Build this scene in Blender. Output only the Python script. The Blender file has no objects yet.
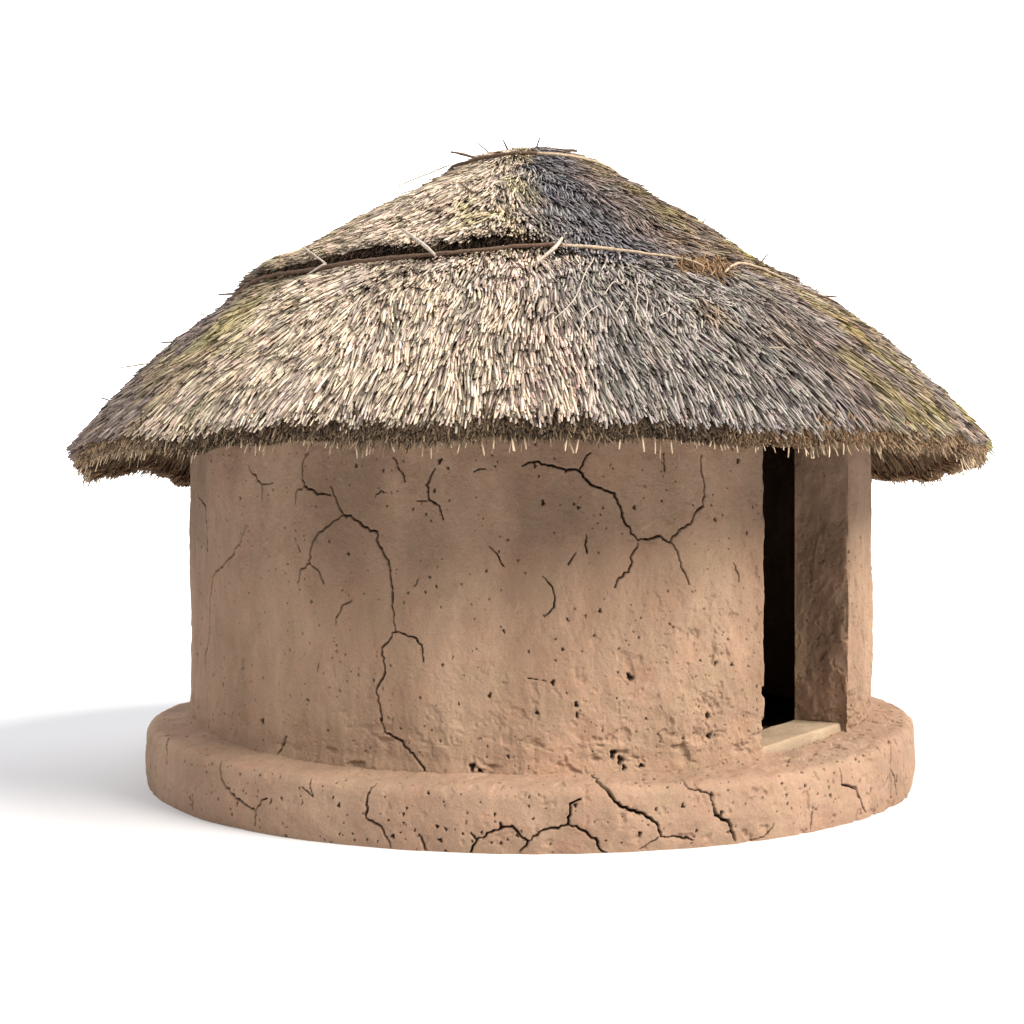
import bpy, math, random
import numpy as np
from mathutils import Vector
random.seed(7); RNG = np.random.default_rng(11)
S = bpy.context.scene; C = S.collection
PI = math.pi

# ------------------------------------------------------------ camera, world, lamps, exposure
cam_d = bpy.data.cameras.new('camera'); cam = bpy.data.objects.new('camera', cam_d); C.objects.link(cam)
cam.location = (-0.1, -7.5, 1.316); cam.rotation_euler = (PI/2, 0, 0)
cam_d.sensor_width = 36; cam_d.lens = 1278/1024*36; cam_d.shift_y = 28/1024; cam_d.clip_end = 2000
S.camera = cam
W = bpy.data.worlds.new('World'); S.world = W; W.use_nodes = True
nt = W.node_tree; bg = nt.nodes['Background']
def wn(t, **k):
    n = nt.nodes.new(t)
    for q, v in k.items(): setattr(n, q, v)
    return n
# made-up world glow: white backdrop overbright behind the hut, dim elsewhere, shaping the fill
gen = wn('ShaderNodeTexCoord'); sx = wn('ShaderNodeSeparateXYZ'); nt.links.new(gen.outputs['Generated'], sx.inputs[0])
mr = wn('ShaderNodeMapRange'); mr.interpolation_type = 'SMOOTHSTEP'; mr.inputs['From Min'].default_value = .15; mr.inputs['From Max'].default_value = .62
mr.inputs['To Min'].default_value = .17; mr.inputs['To Max'].default_value = 2.6; nt.links.new(sx.outputs['Y'], mr.inputs['Value'])
nt.links.new(mr.outputs[0], bg.inputs['Strength']); bg.inputs['Color'].default_value = (1, 1, 1, 1)
def lamp(name, az, el, strength, angle, col):
    """az: degrees to the right of the viewer's side of the hut (0 = towards the viewer)"""
    d = bpy.data.lights.new(name, 'SUN'); d.energy = strength; d.angle = math.radians(angle); d.color = col
    o = bpy.data.objects.new(name, d); C.objects.link(o); a, e = math.radians(az), math.radians(el)
    v = Vector((math.sin(a)*math.cos(e), -math.cos(a)*math.cos(e), math.sin(e)))
    o.location = v*20; o.rotation_euler = v.to_track_quat('Z', 'Y').to_euler()
lamp('key_lamp', 62, 38, 6.9, 32, (1.0, .93, .84))
lamp('fill_lamp', -28, 52, 1.75, 40, (1.0, .97, .94))
S.view_settings.view_transform = 'Standard'; S.view_settings.look = 'None'
S.view_settings.exposure = 0; S.view_settings.gamma = 1; S.view_settings.use_curve_mapping = False
S.render.engine = 'CYCLES'

WALL_CRACKS = [[1.0,[-32.9,1.718],[-33.7,1.656],[-33.4,1.565],[-31.3,1.536],[-28.7,1.52]],[0.6,[-33.4,1.565],[-34.9,1.538],[-35.0,1.489]],[1.0,[-28.8,1.562],[-27.7,1.492],[-26.6,1.43],[-25.2,1.416],[-23.4,1.375],[-21.5,1.354],[-21.1,1.287],[-19.8,1.226],[-19.4,1.132],[-19.2,1.038],[-18.7,0.907]],[0.9,[-26.6,1.43],[-30.7,1.355],[-32.1,1.279],[-32.3,1.209],[-34.0,1.181],[-34.5,1.118]],[0.7,[-32.3,1.209],[-30.7,1.175],[-29.9,1.116]],[1.0,[-18.7,0.907],[-20.7,0.835],[-20.2,0.728],[-21.5,0.645],[-20.9,0.551],[-20.5,0.457]],[0.9,[-18.7,0.907],[-16.1,0.886],[-15.0,0.853],[-14.8,0.78]],[1.3,[-20.6,0.493],[-20.4,0.462],[-18.1,0.428],[-15.3,0.337],[-14.3,0.282]],[1.1,[-36.7,0.401],[-37.9,0.352],[-38.4,0.313]],[0.9,[-64.9,1.551],[-60.1,1.492],[-59.1,1.36],[-58.6,1.26]],[0.8,[-45.8,1.394],[-47.0,1.314],[-49.7,1.24],[-56.0,1.139],[-57.9,1.014],[-57.9,0.892],[-59.1,0.766],[-60.6,0.724],[-60.6,0.592]],[0.7,[-45.1,1.677],[-43.2,1.617],[-42.0,1.58],[-42.0,1.5]],[0.5,[-42.0,1.58],[-39.4,1.584]],[0.8,[-19.1,1.684],[-17.8,1.616],[-17.4,1.575]],[0.9,[-13.2,1.633],[-14.4,1.561],[-14.0,1.494],[-12.6,1.467],[-12.1,1.407]],[0.5,[-14.0,1.494],[-15.7,1.488]],[0.6,[-25.2,1.048],[-26.9,1.019],[-27.8,0.93]],[0.6,[-21.8,1.507],[-20.9,1.539],[-20.0,1.529]],[0.7,[-34.5,1.296],[-34.0,1.262]],[0.6,[-30.6,0.756],[-30.9,0.716]],[0.6,[-46.6,0.743],[-47.3,0.687]],[0.5,[-15.3,1.154],[-16.1,1.111]],[1.2,[-1.6,1.64],[-0.4,1.657],[3.4,1.631],[5.8,1.618],[7.3,1.559],[9.1,1.535],[10.5,1.522],[11.2,1.467],[11.8,1.394],[13.6,1.314]],[0.8,[7.3,1.698],[6.3,1.658],[5.8,1.618]],[1.1,[13.6,1.314],[15.5,1.323],[16.8,1.334],[18.1,1.304]],[0.9,[13.6,1.301],[12.8,1.254],[12.4,1.174],[11.0,1.148],[10.5,1.108]],[0.9,[18.1,1.304],[19.4,1.361],[21.2,1.388],[21.9,1.436],[23.3,1.47],[23.5,1.565],[23.0,1.619],[23.0,1.7]],[0.9,[18.3,1.304],[19.2,1.267],[19.7,1.199],[20.4,1.166],[21.0,1.118]],[0.7,[-6.1,1.291],[-5.3,1.268],[-4.1,1.202]],[0.7,[1.0,1.156],[2.0,1.122],[2.6,1.07],[2.5,1.023],[1.4,0.988]],[1.0,[6.7,1.34],[6.8,1.261]],[0.8,[17.3,1.703],[17.3,1.622]],[0.6,[5.3,1.261],[4.3,1.208]],[0.8,[28.0,1.211],[28.7,1.169],[28.9,1.128]],[0.6,[-8.5,1.612],[-6.5,1.627]],[0.5,[-1.0,0.713],[1.4,0.7]]]
PLINTH_CRACKS = [[1.0,[-43.2,0.308],[-42.1,0.224],[-39.6,0.172],[-35.4,0.12],[-35.7,0.052]],[0.8,[-35.4,0.12],[-34.4,0.172],[-33.4,0.184]],[1.1,[-18.8,0.304],[-19.5,0.248],[-19.6,0.148],[-17.8,0.116],[-17.1,0.064],[-16.7,0.028]],[1.0,[-13.2,0.092],[-12.5,0.024]],[0.7,[-60.3,0.332],[-57.0,0.24]],[0.8,[-48.2,0.128],[-48.8,0.048]],[1.0,[-7.3,0.108],[-6.6,0.076],[-7.4,0.016]],[1.0,[-6.6,0.076],[-4.7,0.12],[-2.6,0.14],[-1.5,0.092],[-0.7,0.08]],[0.6,[-27.5,0.304],[-26.7,0.216],[-28.3,0.252]],[1.0,[-1.8,0.1],[-0.9,0.076],[-1.8,0.032]],[1.1,[-0.9,0.076],[0.8,0.124],[3.6,0.148],[3.8,0.232],[5.0,0.252]],[1.1,[3.6,0.148],[5.2,0.12],[6.7,0.084],[7.1,0.04],[7.9,0.02]],[1.5,[7.1,0.476],[7.6,0.32],[8.9,0.236],[10.5,0.2],[12.3,0.18],[13.9,0.128],[14.2,0.08]],[0.8,[14.2,0.08],[16.0,0.076],[18.2,0.056]],[0.7,[13.9,0.08],[11.8,0.032]],[0.7,[17.5,0.356],[17.8,0.284],[20.5,0.244]],[1.5,[20.5,0.244],[20.9,0.168],[22.9,0.112],[23.7,0.036]],[0.6,[29.3,0.088],[28.4,0.044],[26.2,0.024]],[0.9,[35.6,0.132],[35.3,0.036]],[1.0,[41.1,0.272],[41.2,0.2],[44.3,0.176],[45.6,0.096],[46.6,0.052]],[0.8,[55.2,0.304],[54.4,0.196],[56.8,0.068]],[0.6,[54.4,0.196],[51.7,0.148]]]
WALL_PITS = [[-24.7,1.65,0.9],[-12.6,1.666,1],[-11.5,1.633,0.8],[-41.8,0.457,1.3],[-56.6,0.437,1],[-61.8,0.478,0.8],[12.5,0.715,1.6],[2.3,0.693,1.1],[5.4,0.594,1.1],[5.5,0.541,0.9],[0.3,0.562,1.0],[25.2,1.409,1.1],[25.0,0.762,1.1],[27.6,0.751,1.0],[23.8,0.533,1.4],[3.6,0.838,0.9],[8.5,1.005,1],[29.0,1.679,0.9],[5.7,1.459,0.9],[12.7,0.71,1.3],[5.4,0.595,1.2],[5.5,0.552,1.0],[10.3,0.378,1.7],[11.3,0.348,1.9],[11.7,0.316,1.5],[23.8,0.522,1.4],[24.3,0.434,1.5],[14.1,0.322,1.3],[-8.2,0.323,1.6],[-7.2,0.3,1.8],[-42.1,0.454,1.2],[-51.7,0.318,1.1],[-56.7,0.409,1.1]]
POLE_DARK = [[[-55.4,1.678],[-39.9,1.685],[-31.0,1.684],[-21.6,1.682],[-10.1,1.67],[-2.2,1.657],[4.5,1.64]]]
POLE_PALE = [[[3.4,1.641],[11.0,1.616],[19.2,1.646],[25.6,1.696],[26.2,1.758]]]
STICK_PALE = [[[29.4,1.787],[34.6,1.687],[41.6,1.674],[47.5,1.732]]]
TWIGS = [[[-15.3,1.711],[-17.2,1.652],[-26.1,1.443]],[[-35.8,1.694],[-41.5,1.609]],[[-37.7,1.764],[-36.8,1.719],[-36.1,1.686]],[[0.2,1.8],[3.5,1.671],[4.6,1.625]],[[-20.7,1.01],[-15.3,1.123]]]
FIBRES = [[[8.6,1.757],[6.6,1.879],[5.2,2.027],[3.5,2.128],[1.8,2.185]],[[6.8,1.906],[5.6,1.839],[6.2,1.805],[6.8,1.825]],[[14.4,1.843],[12.2,2.029],[10.9,2.16]],[[13.8,1.946],[13.5,2.052],[12.0,2.138]],[[10.2,2.064],[8.5,2.142],[9.2,2.151]],[[7.0,2.098],[5.2,2.154],[4.5,2.221]],[[1.2,2.166],[1.9,2.137],[2.2,2.156]],[[14.9,2.111],[14.0,2.127]],[[4.5,2.23],[5.3,2.281],[5.7,2.331]],[[11.1,2.167],[12.3,2.211],[13.2,2.256]],[[11.7,1.829],[11.1,1.859],[11.2,1.939]],[[8.0,2.036],[10.5,1.901],[11.0,1.94]]]
# ------------------------------------------------------------ helpers
def link(name, me, parent=None):
    o = bpy.data.objects.new(name, me); C.objects.link(o); o.parent = parent; return o
def mesh_np(name, V, Q, mat, col=None, smooth=True):
    """V (n,3), Q (m,4) quads"""
    me = bpy.data.meshes.new(name); V = np.ascontiguousarray(V, np.float32); Q = np.ascontiguousarray(Q, np.int32)
    me.vertices.add(len(V)); me.vertices.foreach_set('co', V.ravel())
    me.loops.add(Q.size); me.loops.foreach_set('vertex_index', Q.ravel())
    me.polygons.add(len(Q)); me.polygons.foreach_set('loop_start', np.arange(0, Q.size, 4, dtype=np.int32))
    if col is not None:
        a = me.attributes.new('Col', 'FLOAT_COLOR', 'POINT'); c = np.ones((len(V), 4), np.float32); c[:, :3] = col
        a.data.foreach_set('color', c.ravel())
    me.materials.append(mat); me.update(calc_edges=True); me.validate()
    if smooth: me.polygons.foreach_set('use_smooth', np.ones(len(me.polygons), bool))
    return me
def hsh(i, j, k, s):
    n = (i*73856093) ^ (j*19349663) ^ (k*83492791) ^ (s*2654435)
    n = (n ^ (n >> 13))*1274126177 & 0x7fffffff
    n = (n ^ (n >> 16))*1911520717 & 0x7fffffff
    return (n & 0xffff)/65535.0
def noise(P, s=0):
    P = np.asarray(P, float); I = np.floor(P).astype(np.int64); f = P-I; f = f*f*(3-2*f)
    r = 0
    for a in (0, 1):
        for b in (0, 1):
            for c in (0, 1):
                w = (f[:, 0] if a else 1-f[:, 0])*(f[:, 1] if b else 1-f[:, 1])*(f[:, 2] if c else 1-f[:, 2])
                r = r+w*hsh(I[:, 0]+a, I[:, 1]+b, I[:, 2]+c, s)
    return r*2-1
def fbm(P, f, o=4, s=0, g=.5):
    r = 0; a = 1; P = np.asarray(P, float)
    for k in range(o): r = r+a*noise(P*f, s+k*17); f *= 2.03; a *= g
    return r
def sst(a, b, x): t = np.clip((x-a)/(b-a), 0, 1); return t*t*(3-2*t)
def grid_quads(nu, nv, closed=False):
    i = np.arange(nu if closed else nu-1)[:, None]; j = np.arange(nv-1)[None]
    i2 = (i+1) % nu
    return np.stack([i*nv+j, i2*nv+j, i2*nv+j+1, i*nv+j+1], -1).reshape(-1, 4)

# ------------------------------------------------------------ materials
def nmat(name):
    m = bpy.data.materials.new(name); m.use_nodes = True; nt = m.node_tree
    b = nt.nodes['Principled BSDF']; b.inputs['Specular IOR Level'].default_value = .15; b.inputs['Roughness'].default_value = .92
    return m, nt, b
def nd(nt, t, **k):
    n = nt.nodes.new(t)
    for a, v in k.items(): setattr(n, a, v)
    return n
def ntex(nt, scale, detail=6, rough=.6, vec=None):
    n = nd(nt, 'ShaderNodeTexNoise'); n.inputs['Scale'].default_value = scale; n.inputs['Detail'].default_value = detail
    n.inputs['Roughness'].default_value = rough
    if vec: nt.links.new(vec, n.inputs['Vector'])
    return n.outputs['Fac']
def ramp(nt, fac, stops):
    r = nd(nt, 'ShaderNodeValToRGB'); nt.links.new(fac, r.inputs[0]); e = r.color_ramp.elements
    while len(e) < len(stops): e.new(.5)
    for q, (p, c) in zip(e, stops): q.position = p; q.color = (*c, 1) if len(c) == 3 else c
    return r.outputs[0]
def mix(nt, fac, a, b, mode='MIX'):
    m = nd(nt, 'ShaderNodeMix', data_type='RGBA', blend_type=mode)
    if isinstance(fac, float): m.inputs[0].default_value = fac
    else: nt.links.new(fac, m.inputs[0])
    for s, v in ((6, a), (7, b)):
        if isinstance(v, tuple): m.inputs[s].default_value = (*v, 1)
        else: nt.links.new(v, m.inputs[s])
    return m.outputs[2]
def clay(name, dark, mid, light, bump=.55):
    """sun-baked mud plaster: 'Col' red channel = shade painted into cracks and pits, green = scuffed coarse daub"""
    m, nt, b = nmat(name); co = nd(nt, 'ShaderNodeTexCoord').outputs['Object']
    mp = nd(nt, 'ShaderNodeMapping'); mp.inputs['Scale'].default_value = (1, 1, .45); nt.links.new(co, mp.inputs[0])
    big = ntex(nt, 2.2, 5, .6, mp.outputs[0])
    c = ramp(nt, big, [(.36, dark), (.52, mid), (.66, light)])
    st = ntex(nt, 3.6, 7, .7, co); c = mix(nt, ramp(nt, st, [(.54, (0, 0, 0)), (.70, (.5,)*3)]), c, tuple(x*y for x, y in zip(mid, (.66, .56, .50))))
    hue = ntex(nt, 5.5, 5, .6, co); c = mix(nt, .8, c, ramp(nt, hue, [(.34, (1.05, .97, .94)), (.5, (1, 1, 1)), (.66, (.98, 1.02, .96))]), 'MULTIPLY')
    dry = ntex(nt, 9, 8, .72, mp.outputs[0]); c = mix(nt, ramp(nt, dry, [(.55, (0, 0, 0)), (.72, (.55,)*3)]), c, light)
    med = ntex(nt, 14, 6, .65, mp.outputs[0])
    c = mix(nt, ramp(nt, med, [(.35, (0, 0, 0)), (.7, (.45,)*3)]), c, tuple(x*.78 for x in mid))
    fine = ntex(nt, 150, 4, .7, co)
    c = mix(nt, .55, c, ramp(nt, fine, [(.3, (.62, .60, .58)), (.5, (1, 1, 1)), (.72, (1.22, 1.2, 1.18))]), 'MULTIPLY')
    vo = nd(nt, 'ShaderNodeTexVoronoi'); vo.inputs['Scale'].default_value = 34; nt.links.new(co, vo.inputs[0])
    gate = ramp(nt, vo.outputs['Color'], [(.0, (1, 1, 1)), (.22, (1, 1, 1)), (.3, (0, 0, 0))])
    spot = ramp(nt, vo.outputs['Distance'], [(.0, (1, 1, 1)), (.10, (1, 1, 1)), (.2, (0, 0, 0))])
    sp = mix(nt, 1.0, gate, spot, 'MULTIPLY')
    c = mix(nt, mix(nt, 1.0, sp, (.75, .75, .75), 'MULTIPLY'), c, (.07, .035, .02))
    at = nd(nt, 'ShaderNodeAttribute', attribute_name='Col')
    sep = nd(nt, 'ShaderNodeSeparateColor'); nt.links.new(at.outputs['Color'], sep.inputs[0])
    c = mix(nt, sep.outputs[0], c, (.010, .005, .003))  # near-black shade of cracks and pits mixed into the base colour
    nt.links.new(c, b.inputs['Base Color'])
    h1 = ntex(nt, 260, 3, .7, co); h2 = ntex(nt, 46, 7, .7, co)
    ad = nd(nt, 'ShaderNodeMath', operation='MULTIPLY_ADD'); nt.links.new(h2, ad.inputs[0]); ad.inputs[1].default_value = 3.0; nt.links.new(h1, ad.inputs[2])
    sb = nd(nt, 'ShaderNodeMath', operation='MULTIPLY_ADD'); nt.links.new(sp, sb.inputs[0]); sb.inputs[1].default_value = -1.5; nt.links.new(ad.outputs[0], sb.inputs[2])
    bp = nd(nt, 'ShaderNodeBump'); bp.inputs['Strength'].default_value = bump; bp.inputs['Distance'].default_value = .004
    nt.links.new(sb.outputs[0], bp.inputs['Height']); nt.links.new(bp.outputs[0], b.inputs['Normal'])
    return m
M_WALL = clay('mud_plaster', (.245, .160, .109), (.327, .219, .150), (.395, .270, .188))
M_PLINTH = clay('mud_plinth', (.27, .178, .124), (.34, .227, .159), (.395, .268, .192))
M_FLOOR = clay('dark_earth', (.035, .024, .018), (.05, .034, .026), (.06, .042, .03))  # near-black earth tone for the interior floor
M_SLAB = clay('pale_stone', (.30, .222, .155), (.38, .285, .20), (.45, .35, .25), .35)
def straw(name, k=1.0, streak=.35):
    m, nt, b = nmat(name); at = nd(nt, 'ShaderNodeAttribute', attribute_name='Col')
    co = nd(nt, 'ShaderNodeTexCoord').outputs['Object']; f = ntex(nt, 90, 3, .6, co)
    c = mix(nt, streak, at.outputs['Color'], ramp(nt, f, [(.3, (.5, .47, .45)), (.5, (1, 1, 1)), (.7, (1.25, 1.22, 1.15))]), 'MULTIPLY')
    nt.links.new(c, b.inputs['Base Color']); b.inputs['Roughness'].default_value = .8
    return m
M_STRAW = straw('reed_straw')
def plain(name, c, scale=60):
    m, nt, b = nmat(name); co = nd(nt, 'ShaderNodeTexCoord').outputs['Object']; f = ntex(nt, scale, 5, .65, co)
    k = ramp(nt, f, [(.3, tuple(x*.55 for x in c)), (.5, c), (.72, tuple(min(1, x*1.3) for x in c))])
    nt.links.new(k, b.inputs['Base Color'])
    bp = nd(nt, 'ShaderNodeBump'); bp.inputs['Distance'].default_value = .003; nt.links.new(f, bp.inputs['Height']); nt.links.new(bp.outputs[0], b.inputs['Normal'])
    return m
M_CORE = plain('thatch_core', (.055, .038, .026)); M_DARKW = plain('dark_branch', (.13, .085, .06)); M_PALEW = plain('bleached_branch', (.42, .33, .235))
M_GREYW = plain('bleached_twig', (.45, .39, .33)); M_DARKP = plain('dark_plaster', (.03, .02, .016), 8)  # the last one is a near-black plaster tone

# ------------------------------------------------------------ the setting
m, nt, b = nmat('white_floor'); b.inputs['Base Color'].default_value = (.635, .64, .665, 1); b.inputs['Specular IOR Level'].default_value = 0
n = 96; V = [(0, 0, 0)]+[(400*math.cos(2*PI*i/n), 400*math.sin(2*PI*i/n), 0) for i in range(n)]
me = bpy.data.meshes.new('ground'); me.from_pydata(V, [], [(0, 1+i, 1+(i+1) % n) for i in range(n)]); me.materials.append(m)
g = link('ground', me); g['kind'] = 'structure'

# ------------------------------------------------------------ the hut
hut = bpy.data.objects.new('round_hut', None); C.objects.link(hut)
hut['label'] = 'round mud-walled hut with a shaggy reed thatch roof, cracked clay walls and a dark doorway'
hut['category'] = 'hut'

def carve_lines(X, Y, H, D, lines, mx, depth, half, rs):
    """X (nu) coordinate in metres along, Y (nv); H displacement inwards, D painted-in shade; lines in same metres"""
    for w, pts in lines:
        P = [np.array(p) for p in pts]; Q = [P[0]]
        for a, c in zip(P[:-1], P[1:]):
            L = np.hypot(*(c-a)); n = max(1, int(L/.014)); nrm = np.array([-(c-a)[1], (c-a)[0]])/max(L, 1e-6)
            for k in range(1, n+1):
                q = a+(c-a)*k/n
                if k < n: q = q+nrm*rs.normal(0, .0034)
                Q.append(q)
        N = len(Q)
        for k in range(N-1):
            a, c = Q[k], Q[k+1]; t0 = k/max(1, N-1)
            ww = half*w*(1-.45*abs(2*t0-1)**3)*rs.uniform(.75, 1.2); R = ww*3
            i0, i1 = np.searchsorted(X, [min(a[0], c[0])-R, max(a[0], c[0])+R]); j0, j1 = np.searchsorted(Y, [min(a[1], c[1])-R, max(a[1], c[1])+R])
            if i1 <= i0 or j1 <= j0: continue
            gx = X[i0:i1, None]; gy = Y[None, j0:j1]; d = c-a; L2 = max(d@d, 1e-9)
            t = np.clip(((gx-a[0])*d[0]+(gy-a[1])*d[1])/L2, 0, 1); r = np.hypot(gx-a[0]-t*d[0], gy-a[1]-t*d[1])
            v = 1-sst(ww*.45, ww*1.25, r)
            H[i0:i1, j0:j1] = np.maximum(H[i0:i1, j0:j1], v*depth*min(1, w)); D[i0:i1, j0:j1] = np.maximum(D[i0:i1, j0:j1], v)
def carve_pits(X, Y, H, D, pits, rs):
    for x, y, w in pits:
        rx = .0085*w*rs.uniform(.7, 1.15); ry = rx*rs.uniform(.9, 1.9); tl = rs.normal(0, .5)
        R = max(rx, ry)*1.6; i0, i1 = np.searchsorted(X, [x-R, x+R]); j0, j1 = np.searchsorted(Y, [y-R, y+R])
        if i1 <= i0 or j1 <= j0: continue
        gx = X[i0:i1, None]-x; gy = Y[None, j0:j1]-y; u = gx*math.cos(tl)+gy*math.sin(tl); v = -gx*math.sin(tl)+gy*math.cos(tl)
        r = np.hypot(u/rx, v/ry)+.25*np.sin(3*np.arctan2(v, u)+x*50)
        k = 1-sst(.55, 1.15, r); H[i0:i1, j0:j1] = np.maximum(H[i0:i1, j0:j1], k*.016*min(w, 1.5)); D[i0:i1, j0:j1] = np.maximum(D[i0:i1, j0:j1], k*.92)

# ---- wall: one closed plan outline (outer face, far jamb, inner face, near jamb) swept up
RO, RI = 1.928, 1.645; TAD, TBD = 55.2, 33.6; TA, TB = math.radians(TAD), math.radians(TBD)   # far jamb, near jamb
pol = lambda r, t: np.array([r*math.sin(t), -r*math.cos(t)])
def arc_pts(r, t0, t1, step_fn):
    out = [t0]; sgn = 1 if t1 > t0 else -1
    while (t1-out[-1])*sgn > 1e-6:
        s = step_fn(out[-1])/r; out.append(out[-1]+sgn*min(s, abs(t1-out[-1])))
    return out
deg = math.degrees
def step_o(t):
    d = (deg(t)+180) % 360-180
    return .0037 if -86 < d < 42 or 54 < d < 96 else (.009 if abs(d) < 118 else .03)
ta = arc_pts(RO, TA, TB+2*PI, step_o); PT = [pol(RO, t) for t in ta]; TH = [t for t in ta]; KIND = [0]*len(ta)
e0 = pol(RO, TB); e1 = pol(RI, TB); nj = 60
for k in range(1, nj): PT.append(e0+(e1-e0)*k/nj); TH.append(TB); KIND.append(1)
ti = arc_pts(RI, TB+2*PI, TA, lambda t: .06)
for t in ti: PT.append(pol(RI, t)); TH.append(t); KIND.append(2)
e0 = pol(RI, TA); e1 = pol(RO, TA); nj = 76
for k in range(1, nj): PT.append(e0+(e1-e0)*k/nj); TH.append(TA); KIND.append(1)
PT = np.array(PT); TH = np.array(TH); KIND = np.array(KIND); nu = len(PT)
# round the corners a little: smooth the outline locally near the jamb edges
for it in range(14):
    sm = (np.roll(PT, 1, 0)+np.roll(PT, -1, 0)+PT)/3
    m1 = np.zeros(nu, bool); no = len(ta)
    for c in (0, no-1): m1[[(c+q) % nu for q in range(-9, 10)]] = True
    PT[m1] = sm[m1]
tan = np.roll(PT, -1, 0)-np.roll(PT, 1, 0); tan /= np.linalg.norm(tan, axis=1)[:, None]
NR = np.stack([tan[:, 1], -tan[:, 0]], 1)          # outward for this direction of travel
zz = np.r_[np.arange(.25, 1.92, .0042), np.arange(1.92, 2.40, .03)]; nv = len(zz)
Hc = np.zeros((nu, nv)); Dc = np.zeros((nu, nv)); rs = np.random.default_rng(5)
uo = (np.array(ta)-TA)*RO                            # arc length on the outer face
th2u = lambda d: ((math.radians(d)-TA) % (2*PI))*RO
L = [(c[0], [(th2u(p[0]), p[1]) for p in c[1:]]) for c in WALL_CRACKS]
# a few more cracks round the back and side
for k in range(9):
    t = rs.uniform(110, 265); z = rs.uniform(.9, 1.7); p = [(th2u(t), z)]
    for q in range(8): p.append((p[-1][0]+rs.normal(0, .05), p[-1][1]-rs.uniform(.03, .09)))
    L.append((.9, p))
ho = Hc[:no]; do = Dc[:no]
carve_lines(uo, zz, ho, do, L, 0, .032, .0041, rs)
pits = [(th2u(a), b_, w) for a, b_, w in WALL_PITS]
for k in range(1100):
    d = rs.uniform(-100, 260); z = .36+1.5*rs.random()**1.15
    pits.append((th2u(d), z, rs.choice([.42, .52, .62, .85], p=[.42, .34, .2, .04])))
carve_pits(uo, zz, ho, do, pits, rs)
P3 = np.concatenate([np.repeat(PT[:, None], nv, 1), np.broadcast_to(zz[None, :, None], (nu, nv, 1))], 2).reshape(-1, 3)
outer = (np.repeat(KIND, nv) != 2)
rel = np.zeros(len(P3)); Po = P3[outer]
low = sst(1.2, .3, Po[:, 2])
thd = (np.degrees(np.repeat(TH, nv)[outer])+180) % 360-180
right = sst(-5, 25, thd)*sst(1.6, .9, Po[:, 2])
ero = np.clip(.25+.75*right+.4*low, 0, 1.3)
n1 = fbm(Po*[1, 1, .6], 2.3, 4, 1)*.009
n2 = fbm(Po*[1, 1, .55], 11, 4, 40)*.0048*(.55+ero)
ch = fbm(Po*[1, 1, .75], 15, 4, 90); chip = -sst(.38, .85, ch)*.009*ero
ch2 = fbm(Po, 38, 3, 130); chip2 = ch2*.0016*(.3+ero)-sst(.45, .85, ch2)*.006*ero
und = fbm(Po*[1, 1, 2.2], 7.5, 4, 60); base = -sst(.2, .75, und)*.016*sst(.60, .34, Po[:, 2])*(.4+.6*(thd > -35))
trow = fbm(Po*[1.2, 1.2, 5], 4, 3, 77)*.0035*sst(1.5, 1.9, Po[:, 2])
foot = sst(.36, .28, Po[:, 2])*.014
rel[outer] = n1+n2+chip+chip2+base+trow+foot
jm = (np.repeat(KIND, nv) == 1); rel[jm] += fbm(P3[jm], 5, 4, 200)*.012
rel -= Hc.reshape(-1)
P3[:, :2] += np.repeat(NR, nv, 0)*rel[:, None]
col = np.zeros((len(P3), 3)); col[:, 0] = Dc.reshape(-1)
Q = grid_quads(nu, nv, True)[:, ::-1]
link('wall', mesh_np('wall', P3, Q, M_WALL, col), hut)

# ---- plinth
pp = [(2.145, -.02), (2.158, .06), (2.163, .12), (2.155, .215)]
for k in range(1, 7): a = math.radians(15*k); pp.append((2.10+.054*math.cos(a), .226+.054*math.sin(a)))
pp += [(2.0, .29), (1.87, .303)]; pp = np.array(pp)
sl = np.r_[0, np.cumsum(np.hypot(*np.diff(pp, axis=0).T))]; ss = np.arange(0, sl[-1]+.002, .0040)
pr = np.stack([np.interp(ss, sl, pp[:, 0]), np.interp(ss, sl, pp[:, 1])], 1)
for it in range(14): pr[1:-1] = (pr[:-2]+pr[2:]+pr[1:-1])/3
tg = np.gradient(pr, axis=0); tg /= np.linalg.norm(tg, axis=1)[:, None]; nn = np.stack([tg[:, 1], -tg[:, 0]], 1)
thp = [-PI]
while thp[-1] < PI-1e-4:
    d = deg(thp[-1]); thp.append(thp[-1]+(.0040 if abs(d) < 92 else .02)/2.18)
thp = np.array(thp[:-1]); nu, nv = len(thp), len(ss)
Hc = np.zeros((nu, nv)); Dc = np.zeros((nu, nv)); X = thp*2.18
L = [(c[0], [(math.radians(p[0])*2.18, p[1]) for p in c[1:]]) for c in PLINTH_CRACKS]
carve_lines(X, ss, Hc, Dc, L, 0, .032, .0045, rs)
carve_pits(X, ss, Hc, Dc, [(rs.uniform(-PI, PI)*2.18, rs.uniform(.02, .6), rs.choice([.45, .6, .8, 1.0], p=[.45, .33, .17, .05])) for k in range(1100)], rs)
r = pr[None, :, 0]; P3 = np.stack([r*np.sin(thp)[:, None], -r*np.cos(thp)[:, None], np.broadcast_to(pr[None, :, 1], (nu, nv))], 2).reshape(-1, 3)
N3 = np.stack([nn[None, :, 0]*np.sin(thp)[:, None], -nn[None, :, 0]*np.cos(thp)[:, None], np.broadcast_to(nn[None, :, 1], (nu, nv))], 2).reshape(-1, 3)
thd = np.degrees(np.repeat(thp, nv)); rt = .35+.65*sst(-20, 30, thd)
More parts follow.
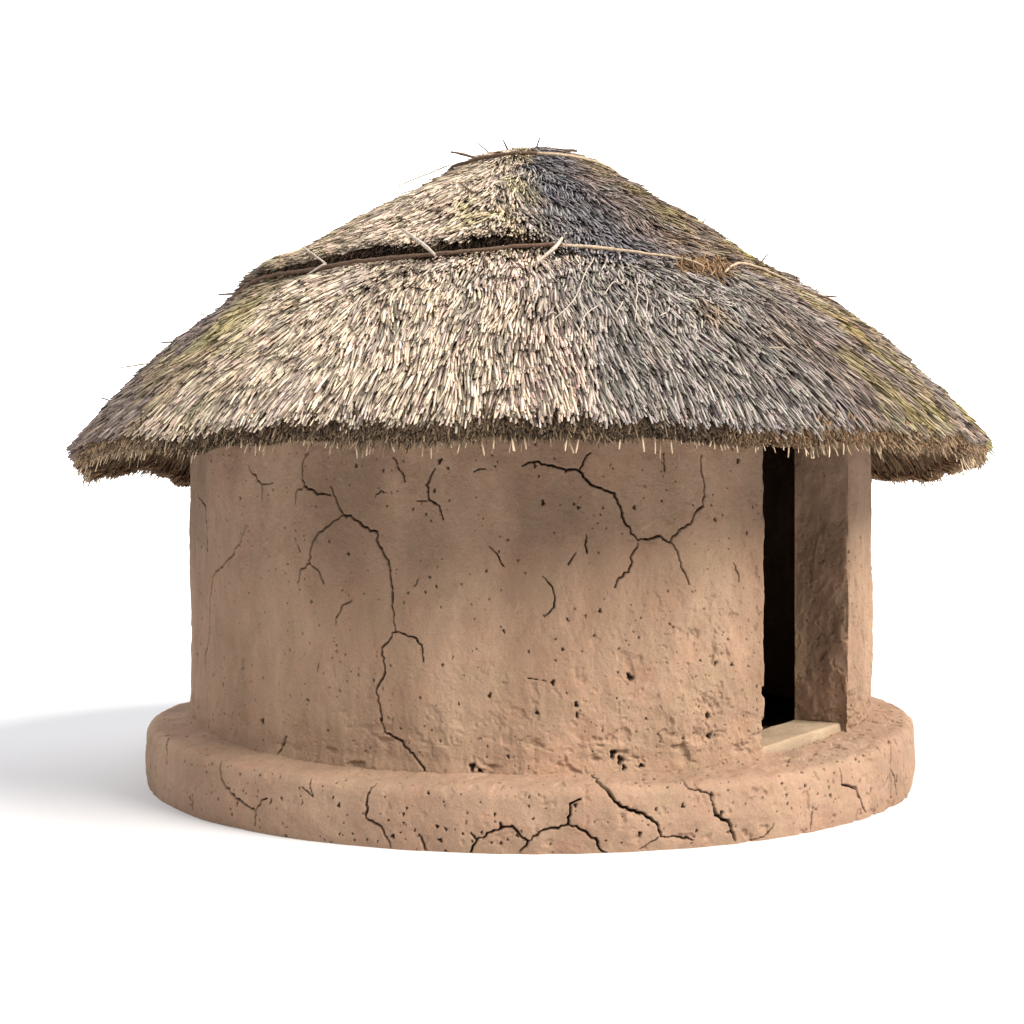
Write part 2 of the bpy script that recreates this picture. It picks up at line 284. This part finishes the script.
rise = (.0675+.0175*np.sin(np.repeat(thp, nv)))*sst(22, 80, np.abs(np.degrees(np.repeat(thp, nv))))*sst(.1, .26, P3[:, 2]); P3[:, 2] += rise
rel = fbm(P3, 1.6, 2, 3)*.005+fbm(P3, 12, 4, 43)*.0042*(.5+rt)-sst(.42, .8, fbm(P3, 19, 3, 93))*.009*rt-Hc.reshape(-1)
P3 += N3*rel[:, None]
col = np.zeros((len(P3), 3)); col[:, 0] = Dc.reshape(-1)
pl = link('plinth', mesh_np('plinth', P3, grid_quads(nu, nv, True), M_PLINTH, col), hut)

# ---- interior floor and door sill
def disc(r, z, n=96):
    me = bpy.data.meshes.new('floor'); me.from_pydata([(0, 0, z)]+[(r*math.cos(2*PI*i/n), r*math.sin(2*PI*i/n), z) for i in range(n)], [], [(0, 1+i, 1+(i+1) % n) for i in range(n)])
    me.materials.append(M_FLOOR); return me
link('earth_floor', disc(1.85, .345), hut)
nu, nv = 120, 60
a0, a1 = pol(1.885, TB-.012), pol(1.885, TA+.004); b0, b1 = pol(1.645, TB-.012), pol(1.645, TA+.006)
V = []; prof_s = [(0, .27), (0, .32), (.006, .334), (.016, .341), (.03, .344)]
U = np.linspace(0, 1, nu); rows = [(f, z) for f, z in prof_s]+[(x, .345) for x in np.linspace(.06, 1, nv)]+[(1, .30)]
for u in U:
    f0 = a0+(a1-a0)*u; f1 = b0+(b1-b0)*u
    for f, z in rows: q = f0+(f1-f0)*f; V.append((q[0], q[1], z+.05*u))
V = np.array(V); V[:, 2] += fbm(V, 9, 4, 300)*.003*(V[:, 2] > .32); V[:, :2] += (fbm(V, 7, 3, 320)*.004)[:, None]
link('door_sill', mesh_np('door_sill', V, grid_quads(nu, len(rows))[:, ::-1], M_SLAB, np.zeros((len(V), 3))), hut)

# ---- roof profile
PRr = np.array([0.0, .2, .43, .73, .96, 1.19, 1.39, 1.59, 1.82, 2.05, 2.3, 2.42, 2.523, 2.64]); PRz = np.array([3.60, 3.562, 3.465, 3.265, 3.115, 2.95, 2.79, 2.66, 2.515, 2.34, 2.08, 1.945, 1.804, 1.66])-.02
rr = np.linspace(0, 2.64, 400); zr = np.interp(rr, PRr, PRz)
for it in range(60): zr[1:-1] = (zr[:-2]+zr[2:]+zr[1:-1])/3
zr[0] = zr[1]
prof_z = lambda r: np.interp(r, rr, zr)
slope = np.gradient(zr, rr)
prof_s_ = lambda r: np.interp(r, rr, slope)
def lump(th, r, s=0): # gentle unevenness of the thatch surface, th radians
    th = np.asarray(th, float); r = np.asarray(r, float)
    Pq = np.stack([r*np.sin(th), -r*np.cos(th), 0*r], 1)
    return fbm(Pq, 2.1, 3, 500+s)*.022*np.clip(r/.8, .3, 1)
def step_h(th):   # how far the upper tier stands proud at its lower edge
    d = (np.degrees(th)+180) % 360-180
    k = (.07+.035*sst(-64, -44, d))*(1-sst(-6, 12, d))+.014*sst(-6, 12, d)+.03*sst(26, 34, d)*(1-sst(40, 60, d))
    return np.where(d > 90, .05, np.where(d < -90, .07, k))
def edge_r(th):   # where the upper tier ends
    Pq = np.stack([np.sin(th)*3, np.cos(th)*3, 0*th], 1)
    d = (np.degrees(th)+180) % 360-180; return 1.662+.035*fbm(Pq, 1.5, 3, 700)+.075*sst(-42, -66, d)
def eave_r(th):
    Pq = np.stack([np.sin(th)*3, np.cos(th)*3, 0*th], 1)
    return 2.52+.026*fbm(Pq, 1.6, 3, 720)+.012*noise(Pq*6, 733)
def tone(th, r):
    """weathering of the reeds by place on the roof -> linear albedo (n,3)"""
    d = (np.degrees(th)+180) % 360-180; n = len(d)
    Pq = np.stack([r*np.sin(th), -r*np.cos(th), r*0], 1)
    w = fbm(Pq, 2.6, 4, 800); w2 = fbm(Pq, 5.5, 4, 820); dd = d+w*9
    cream = np.array([.585, .485, .39]); pink = np.array([.60, .48, .40]); grey = np.array([.31, .28, .258]); blue = np.array([.205, .195, .21])
    mauve = np.array([.25, .20, .18]); olive = np.array([.30, .26, .13]); brown = np.array([.22, .165, .115]); tan_ = np.array([.35, .28, .19]); rust = np.array([.25, .17, .10])
    up = r < 1.69
    st = [(-180, brown), (-95, mauve*.9), (-56, mauve*1.1), (-46, tan_), (-35, cream), (-6, cream), (2, pink*.85+cream*.1), (10, grey*1.15), (26, grey), (36, mauve*1.05), (48, tan_*.85), (62, mauve), (75, olive*.9), (95, tan_*.8), (120, brown), (180, brown)]
    su = [(-180, brown), (-95, tan_), (-60, tan_*1.2), (-30, cream*.93), (-3, cream*.86), (1, grey), (7, blue), (18, blue*1.05), (28, mauve), (50, brown*1.1), (75, mauve*.95), (95, brown), (180, brown)]
    c = np.stack([np.interp(dd, [q[0] for q in st], [q[1][k] for q in st]) for k in range(3)], 1)
    cu = np.stack([np.interp(d+w*5, [q[0] for q in su], [q[1][k] for q in su]) for k in range(3)], 1)
    c = np.where(up[:, None], cu, c)
    def blend(c, k, q): return c*(1-k[:, None])+q*k[:, None]
    c = blend(c, .85*sst(.02, .4, w2)*sst(25, 50, d), olive*np.array([1.1, 1.05, .85]))
    c = blend(c, .6*sst(.1, .5, -w2)*sst(30, 45, d)*(1-sst(70, 90, d)), mauve*.75)
    c = blend(c, .5*sst(.0, .4, w2)*sst(-22, -12, d)*(1-sst(-2, 4, d))*up, olive*1.7)                         # algae to the right
    c = blend(c, .8*sst(.0, .35, w2)*np.exp(-((d+45)/10)**2)*sst(1.5, 2.1, r), olive*1.25)  # green patch at left
    c = blend(c, .55*sst(.2, .6, -w2)*sst(40, 60, np.abs(d)), mauve*.8)
    c = blend(c, .5*sst(.35, .7, fbm(Pq, 4, 3, 860)), rust*1.1*(.6+.4*(d > 20))[:, None]+.12*(d < 20)[:, None])
    c = blend(c, .45*sst(.25, .7, fbm(Pq, 7, 3, 880))*sst(-60, -30, d), grey*1.1)
    return c

def strands(Pt, dirs, nrm, L, w, bend, col, tipc=None, rootk=1.0):
    """prism per strand; Pt = tip, dirs = unit root->tip, nrm = up; returns V,Q,C"""
    n = len(Pt); side = np.cross(dirs, nrm); side /= np.linalg.norm(side, axis=1)[:, None]+1e-9; up = np.cross(side, dirs)
    T = np.array([0, .55, 1.]); Wd = np.array([1, 1, .72]); root = Pt-dirs*L[:, None]
    V = np.empty((n, 3, 4, 3), np.float32)
    for i in range(3):
        c = root+dirs*(L*T[i])[:, None]-up*(bend*(T[i]-T[i]**2)*4*-1)[:, None]
        for j, (a, b_) in enumerate(((1, 0), (0, .8), (-1, 0), (0, -.8))):
            V[:, i, j] = c+(side*a+up*b_)*(w*Wd[i])[:, None]
    q = []
    for i in range(2):
        for j in range(4): j2 = (j+1) % 4; q.append([i*4+j, i*4+j2, (i+1)*4+j2, (i+1)*4+j])
    q.append([8, 9, 10, 11])
    q = np.array(q); Q = (np.arange(n)[:, None, None]*12+q[None]).reshape(-1, 4)
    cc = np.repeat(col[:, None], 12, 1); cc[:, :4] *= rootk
    if tipc is not None: cc[:, 8:] = tipc[:, None]
    return V.reshape(-1, 3), Q, cc.reshape(-1, 3)
def frame(th, r, s):
    """down-slope tangent, normal, sideways at th on slope s=dz/dr"""
    a = np.arctan(s); er = np.stack([np.sin(th), -np.cos(th), 0*th], 1); ez = np.array([0, 0, 1.])
    t = er*np.cos(a)[:, None]+ez*np.sin(a)[:, None]; nn = -er*np.sin(a)[:, None]+ez*np.cos(a)[:, None]
    sd = np.stack([np.cos(th), np.sin(th), 0*th], 1); return t, nn, sd
def samp_theta(n, rs):
    """more strands on the sides that are seen than at the very back"""
    th = rs.uniform(-PI, PI, n*2); keep = (np.abs(th) < math.radians(125)) | (rs.random(n*2) < .5); return th[keep][:n]

def cover(n, r0, r1, upper, rs, edge=None):
    th = samp_theta(n, rs); n = len(th); r = np.sqrt(rs.uniform(r0**2, r1**2, n))
    er = (edge_r if upper else eave_r)(th); ok = r < er; th, r = th[ok], r[ok]; n = len(th)
    if upper is False:
        ok = r > edge_r(th)-.10; th, r = th[ok], r[ok]; n = len(th)
    if edge is not None:           # extra strands whose tips make the very edge
        k = edge; th2 = samp_theta(k, rs); r2 = (edge_r if upper else eave_r)(th2)+rs.normal(0, .010, k)+.004; th = np.r_[th, th2]; r = np.r_[r, r2]; n = len(th)
    s = prof_s_(r); t, nn, sd = frame(th, r, s)
    Pq = np.stack([r*np.sin(th), -r*np.cos(th), 0*r], 1)
    d = (np.degrees(th)+180) % 360-180
    sw = fbm(Pq, 3.2, 3, 900)*.20+fbm(Pq, 13, 2, 930)*.14+rs.normal(0, .075, n)
    sw += .35*np.exp(-((d-22)/9)**2)*np.exp(-((r-2.0)/.22)**2)*rs.normal(0, 1, n)        # ruffled patch
    cl = fbm(Pq, 16, 2, 950)
    lift = .19+.06*cl+rs.normal(0, .035, n)+.02*sst(1.9, 2.5, r); lift = np.clip(lift, .05, .42)
    D = t*np.cos(sw)[:, None]+sd*np.sin(sw)[:, None]; D = D*np.cos(lift)[:, None]+nn*np.sin(lift)[:, None]
    z = prof_z(r)+lump(th, r)
    if upper: z = z+step_h(th)*sst(.5, 1.6, r)
    hgt = rs.uniform(-.012, .026, n)+.014*cl
    tip = np.stack([r*np.sin(th), -r*np.cos(th), z], 1)+nn*hgt[:, None]
    Ls = rs.uniform(.10, .185, n)*np.clip(r/.45, .35, 1)
    w = rs.uniform(.0035, .0060, n)*np.clip(.75+r/4, .7, 1.15)*np.where(d > 28, .82, 1.0)
    col = tone(th, r)*np.clip(rs.normal(.92, .28, n), .3, 1.6)[:, None]*(1+rs.normal(0, .035, (n, 3)))
    old = rs.random(n) < .16; col[old] *= .42
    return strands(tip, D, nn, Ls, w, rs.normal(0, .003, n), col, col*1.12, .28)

def core(name, r_in, r_out, top_fn, bot_fn, mat, nr=40, nt_=160):
    th = np.linspace(0, 2*PI, nt_, endpoint=False); rows = []
    rr_ = np.linspace(r_in, 1, nr); V = []
    for t in th:
        R = r_out(np.array([t]))[0]
        for q in rr_: V.append((q*R*math.sin(t), -q*R*math.cos(t), top_fn(np.array([t]), np.array([q*R]))[0]))
        for q in rr_[::-1]: V.append((q*R*math.sin(t), -q*R*math.cos(t), bot_fn(q*R)))
    return mesh_np(name, np.array(V), grid_quads(nt_, nr*2, True), mat, np.zeros((len(V), 3)))

def merge(parts):
    V = []; Q = []; Cc = []; o = 0
    for v, q, c in parts: V.append(v); Q.append(q+o); Cc.append(c); o += len(v)
    return np.concatenate(V), np.concatenate(Q), np.concatenate(Cc)
rs = np.random.default_rng(21)
# lower tier
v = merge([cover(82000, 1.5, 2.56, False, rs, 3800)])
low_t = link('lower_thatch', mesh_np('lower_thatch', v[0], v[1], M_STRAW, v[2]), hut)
link('thatch_core', core('thatch_core', .0, lambda t: eave_r(t)-.17, lambda t, r: prof_z(r)+lump(t, r)-.05, lambda r: prof_z(r)-.04-.085*min(1, r/2)+.0, M_CORE), low_t)
# upper tier
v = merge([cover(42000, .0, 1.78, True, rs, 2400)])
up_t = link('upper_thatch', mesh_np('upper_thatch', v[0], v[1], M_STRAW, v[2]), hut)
link('thatch_core', core('thatch_core', .0, lambda t: edge_r(t)-.05, lambda t, r: prof_z(r)+lump(t, r)+step_h(t)*sst(.5, 1.6, r)-.045, lambda r: prof_z(r)-.03, M_CORE), up_t)
# dark butt ends packed under the step of the upper tier
def butts(n, rfun, dr, zoff, rs, colbase, lrange, wr, spread, outw=1.0, vis=None):
    th = samp_theta(n, rs); n = len(th); u = rs.random(n)
    r = rfun(th)-dr[0]-(dr[1]-dr[0])*u**1.6-.018*rs.random(n)*np.sign(dr[1]); hh = zoff(th, u)
    t, nn, sd = frame(th, r, prof_s_(r)); z = prof_z(r)+lump(th, r)+hh
    ax = t*outw+sd*rs.normal(0, spread, n)[:, None]+nn*rs.normal(0, spread*.8, n)[:, None]+np.array([0, 0, -1.])*rs.uniform(0, .25, n)[:, None]
    ax /= np.linalg.norm(ax, axis=1)[:, None]
    tip = np.stack([r*np.sin(th), -r*np.cos(th), z], 1)
    Pq = tip*1.0; k = fbm(Pq, 3.1, 3, 970)
    d = (np.degrees(th)+180) % 360-180
    col = colbase*np.clip(1+.4*k+rs.normal(0, .5, n), .15, 3)[:, None]; col = np.clip(col, .012, .6)
    g_ = (sst(5, 60, d+k*12)+.6*sst(-40, -75, d))[:, None]; col = col*((1-g_)*.8+g_*np.array([1.75, 1.5, 1.25]))
    return strands(tip, ax, nn, rs.uniform(*lrange, n), rs.uniform(*wr, n), 0*th, col, col*1.15)
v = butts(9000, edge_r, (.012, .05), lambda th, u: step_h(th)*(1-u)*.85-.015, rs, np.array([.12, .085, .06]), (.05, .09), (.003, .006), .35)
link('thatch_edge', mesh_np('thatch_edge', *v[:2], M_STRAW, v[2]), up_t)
# thick cut edge of the eaves
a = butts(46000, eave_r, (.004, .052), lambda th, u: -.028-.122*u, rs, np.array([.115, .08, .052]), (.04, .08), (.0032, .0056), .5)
# layer under the eave, seen from below at the back
n = 20000; th = rs.uniform(-PI, PI, n); r = rs.uniform(1.88, 2.47, n); t, nn, sd = frame(th, r, prof_s_(r)); dsw = rs.normal(0, .16, n); dl = rs.uniform(-.02, .22, n)
D = t*np.cos(dsw)[:, None]+sd*np.sin(dsw)[:, None]-nn*np.sin(dl)[:, None]; D /= np.linalg.norm(D, axis=1)[:, None]
tip = np.stack([r*np.sin(th), -r*np.cos(th), prof_z(r)-.148-rs.random(n)*.02], 1)
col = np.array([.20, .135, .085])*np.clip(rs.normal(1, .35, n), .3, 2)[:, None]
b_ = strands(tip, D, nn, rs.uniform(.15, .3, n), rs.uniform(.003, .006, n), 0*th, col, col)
# loose fringe hanging below
n = 1500; th = samp_theta(n, rs); n = len(th); th = th[noise(np.stack([th*14, 0*th, 0*th], 1), 71)+rs.normal(0, .5, n) > -.1]; n = len(th); r = eave_r(th)-rs.uniform(.02, .11, n); t, nn, sd = frame(th, r, prof_s_(r))
D = t*.55+np.array([0, 0, -1.])*rs.uniform(.35, 1.1, n)[:, None]+sd*rs.normal(0, .22, n)[:, None]; D /= np.linalg.norm(D, axis=1)[:, None]
ext = rs.exponential(.012, n)+.0
tip = np.stack([r*np.sin(th), -r*np.cos(th), prof_z(r)-.15-ext], 1)
col = np.array([.52, .41, .28])*np.clip(rs.normal(1, .35, n), .35, 1.6)[:, None]
c_ = strands(tip, D, nn, rs.uniform(.04, .06, n)+ext, rs.uniform(.0022, .0042, n), rs.normal(0, .003, n), col, col*1.1)
# spiky tips along the lower rim
n = 5200; th = samp_theta(n, rs); n = len(th); u = rs.random(n); r = eave_r(th)-.012-.05*u**1.6; t, nn, sd = frame(th, r, prof_s_(r)); er = t-0
D = t+sd*rs.normal(0, .3, n)[:, None]+np.array([0, 0, -1.])*rs.uniform(-.2, .7, n)[:, None]; D /= np.linalg.norm(D, axis=1)[:, None]; ext = .006+rs.exponential(.012, n)
tip = np.stack([r*np.sin(th), -r*np.cos(th), prof_z(r)-.03-.125*u], 1)+D*ext[:, None]
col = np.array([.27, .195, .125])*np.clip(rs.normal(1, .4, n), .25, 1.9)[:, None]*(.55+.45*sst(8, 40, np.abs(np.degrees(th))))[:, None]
d_ = strands(tip, D, nn, .045+ext, rs.uniform(.0024, .0042, n), 0*th, col, col*1.15)
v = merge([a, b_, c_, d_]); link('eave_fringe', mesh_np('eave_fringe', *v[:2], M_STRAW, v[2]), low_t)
# stray stalks sticking out of the surface
n = 420; th = samp_theta(n, rs); n = len(th); r = np.sqrt(rs.uniform(.1, 2.5**2, n)); th[:60] = np.sign(th[:60])*np.radians(rs.uniform(72, 90, 60)); t, nn, sd = frame(th, r, prof_s_(r)); sw = rs.normal(0, .7, n); lf = rs.uniform(.1, .6, n)
D = (t*np.cos(sw)[:, None]+sd*np.sin(sw)[:, None])*np.cos(lf)[:, None]+nn*np.sin(lf)[:, None]; Ls = rs.uniform(.06, .14, n); Ls[:60] *= 1.3; lf[:60] = rs.uniform(.25, .8, 60)
up_ = np.where(r < edge_r(th), step_h(th)*sst(.5, 1.6, r), 0)
root = np.stack([r*np.sin(th), -r*np.cos(th), prof_z(r)+lump(th, r)+up_-.01], 1)
col = np.array([.45, .36, .26])*np.clip(rs.normal(1, .35, n), .3, 1.6)[:, None]
for k in range(90):
    q = slice(k, k+1); v = strands((root+D*Ls[:, None])[q], D[q], nn[q], Ls[q], rs.uniform(.0024, .0042, 1), rs.normal(0, .006, 1), col[q], col[q])
    link('stray_stalk', mesh_np('stray_stalk', *v[:2], M_STRAW, v[2]), low_t)

# ---- branches tied round the roof, and twigs
def tube(name, pts, radii, mat, parent, seg=8, wob=.002, rs=rs, forks=()):
    P = np.array(pts, float)
    # resample smoothly
    for it in range(2):
        Q = [P[0]]
        for a, b2 in zip(P[:-1], P[1:]): Q += [a*.75+b2*.25, a*.25+b2*.75]
        P = np.array(Q+[P[-1]])
    s = np.r_[0, np.cumsum(np.linalg.norm(np.diff(P, axis=0), axis=1))]; n = max(4, int(s[-1]/.02)); u = np.linspace(0, s[-1], n)
    P = np.stack([np.interp(u, s, P[:, k]) for k in range(3)], 1); P[1:-1] += rs.normal(0, wob, (n-2, 3)); P[1:-1] = (P[:-2]+P[2:]+2*P[1:-1])/4
    R = np.interp(u/s[-1], np.linspace(0, 1, len(radii)), radii)*(1+rs.normal(0, .07, n))
    T = np.gradient(P, axis=0); T /= np.linalg.norm(T, axis=1)[:, None]; A = np.cross(T, [0, .1, 1.]); A /= np.linalg.norm(A, axis=1)[:, None]; B = np.cross(T, A)
    an = np.linspace(0, 2*PI, seg, endpoint=False)
    V = (P[:, None]+R[:, None, None]*(A[:, None]*np.cos(an)[None, :, None]+B[:, None]*np.sin(an)[None, :, None])).reshape(-1, 3)
    Q = []
    for i in range(n-1):
        for j in range(seg): Q.append([i*seg+j, i*seg+(j+1) % seg, (i+1)*seg+(j+1) % seg, (i+1)*seg+j])
    F = [q for q in Q]; me = bpy.data.meshes.new(name); me.from_pydata(V.tolist(), [], F+[list(range(seg))[::-1], list(range((n-1)*seg, n*seg))])
    me.materials.append(mat); me.polygons.foreach_set('use_smooth', [True]*len(F)+[False]*2)
    return link(name, me, parent)
def on_roof(dr_list, h, up=False):
    out = []
    for d, r in dr_list:
        t = math.radians(d); ta_ = np.array([t]); ra = np.array([r]); f, nn, sd = frame(ta_, ra, prof_s_(ra))
        z = prof_z(ra)+lump(ta_, ra)+(step_h(ta_)*sst(.5, 1.6, ra) if up or (up is False and r < edge_r(ta_)[0]) else 0)
        p = np.array([r*math.sin(t), -r*math.cos(t), z[0]])+nn[0]*(h if not isinstance(h, list) else h[len(out)]); out.append(p)
    return out
ring_l = [(d, 1.795+.008*math.sin(d*.13)) for d in range(-178, -54, 6)]+POLE_DARK[0][:]
tube('binding_branch', on_roof(ring_l, [.012]*20+[.03]+[.05]*9, None), [.006, .010, .012, .011, .009], M_DARKW, hut)
tube('binding_branch', on_roof(POLE_PALE[0], .045, None), [.009, .008, .0065, .005], M_PALEW, hut)
tube('binding_branch', on_roof([(d, 1.80) for d in range(46, 182, 6)], .032, None), [.005, .010, .010], M_DARKW, hut)
tube('binding_branch', on_roof(STICK_PALE[0], [.03, .055, .05, .04], None), [.006, .006, .0045], M_PALEW, hut)
def ring_top(d0, d1, r0, r1, mat, rad, h=.03):
    n = 16; return tube('ridge_branch', on_roof([(d0+(d1-d0)*k/n, r0+(r1-r0)*k/n) for k in range(n+1)], h, True), rad, mat, hut)
ring_top(-84, 12, .47, .50, M_DARKW, [.008, .011, .010]); ring_top(4, 84, .50, .53, M_PALEW, [.009, .008, .006]); ring_top(88, 268, .5, .46, M_DARKW, [.009, .011, .009], .02)
CXm, D_, H_ = -.1, 7.5, 1.316
def at_px(x, y, Y): k = (Y+D_)/1278; return np.array([CXm+(x-512)*k, Y, H_+(540-y)*k])
for x0, y0, x1, y1, Y0, Y1, rd, mt in [(451, 152, 478, 158, -.25, -.1, .008, M_DARKW), (478, 143, 492, 156, -.1, 0, .004, M_DARKW), (503, 140, 508, 150, -.05, 0, .006, M_DARKW),
        (540, 137, 536, 149, -.05, 0, .005, M_DARKW), (577, 151, 540, 150, -.2, -.25, .010, M_DARKW), (218, 295, 246, 294, -.2, -.2, .007, M_DARKW), (837, 297, 812, 296, .0, .0, .006, M_DARKW),
        (398, 186, 450, 165, -.2, -.2, .004, M_PALEW), (120, 368, 152, 363, -.3, -.3, .0045, M_PALEW), (160, 343, 182, 342, -.3, -.3, .005, M_DARKW), (910, 361, 884, 357, .1, .0, .004, M_PALEW),
        (708, 218, 698, 226, .0, .0, .004, M_DARKW), (768, 254, 760, 264, .0, .0, .005, M_DARKW), (798, 277, 785, 284, .0, .0, .005, M_DARKW), (817, 289, 806, 298, .0, .0, .005, M_DARKW), (877, 333, 862, 340, .0, .0, .005, M_DARKW), (899, 344, 882, 351, .0, .0, .004, M_DARKW), (925, 373, 908, 374, .0, .0, .004, M_DARKW), (198, 314, 214, 316, -.2, -.2, .004, M_PALEW), (101, 398, 118, 404, -.2, -.2, .005, M_DARKW)]:
    a = at_px(x0, y0, Y0); b2 = at_px(x1, y1, Y1); tube('twig', [a, (a+b2)/2+np.array([0, 0, .004]), b2], [rd*.7, rd, rd], mt, hut, 6)
for pts, rd, mt in (([(435, 255, -1.78), (428, 248, -1.72), (402, 229, -1.53)], (.006, .0095, .0085, .007), M_GREYW), ([(326, 264, -1.53), (316, 256, -1.45), (303, 247, -1.28)], (.005, .0045), M_GREYW),
        ([(307, 275, -1.5), (318, 268, -1.52), (326, 263, -1.53)], (.0045, .005), M_GREYW), ([(536, 263, -1.86), (556, 247, -1.80), (562, 238, -1.70)], (.005, .009, .006), M_GREYW), ([(461, 184, -1.24), (473, 193, -1.32)], (.004, .0075), M_DARKW)):
    tube('twig', [at_px(*q) for q in pts], rd, mt, hut, 7, .001)
for pts in FIBRES:
    tube('dry_tendril', on_roof(pts, .05, None), [.0026, .003, .002], M_GREYW, hut, 5, .003)
# cut brown knot of thatch at the right of the binding
rs = np.random.default_rng(8)
n = 500; th = np.radians(rs.normal(27.3, 1.9, n)); r = rs.normal(1.77, .035, n); t, nn, sd = frame(th, r, prof_s_(r))
ax = t+sd*rs.normal(0, .4, n)[:, None]+nn*rs.normal(.1, .3, n)[:, None]; ax /= np.linalg.norm(ax, axis=1)[:, None]
tip = np.stack([r*np.sin(th), -r*np.cos(th), prof_z(r)+lump(th, r)+rs.uniform(.0, .045, n)], 1); col = np.array([.20, .125, .07])*np.clip(rs.normal(1, .3, n), .4, 1.7)[:, None]
v = strands(tip, ax, nn, rs.uniform(.05, .09, n), rs.uniform(.003, .005, n), 0*th, col, col*1.2)
link('reed_knot', mesh_np('reed_knot', *v[:2], M_STRAW, v[2]), low_t)
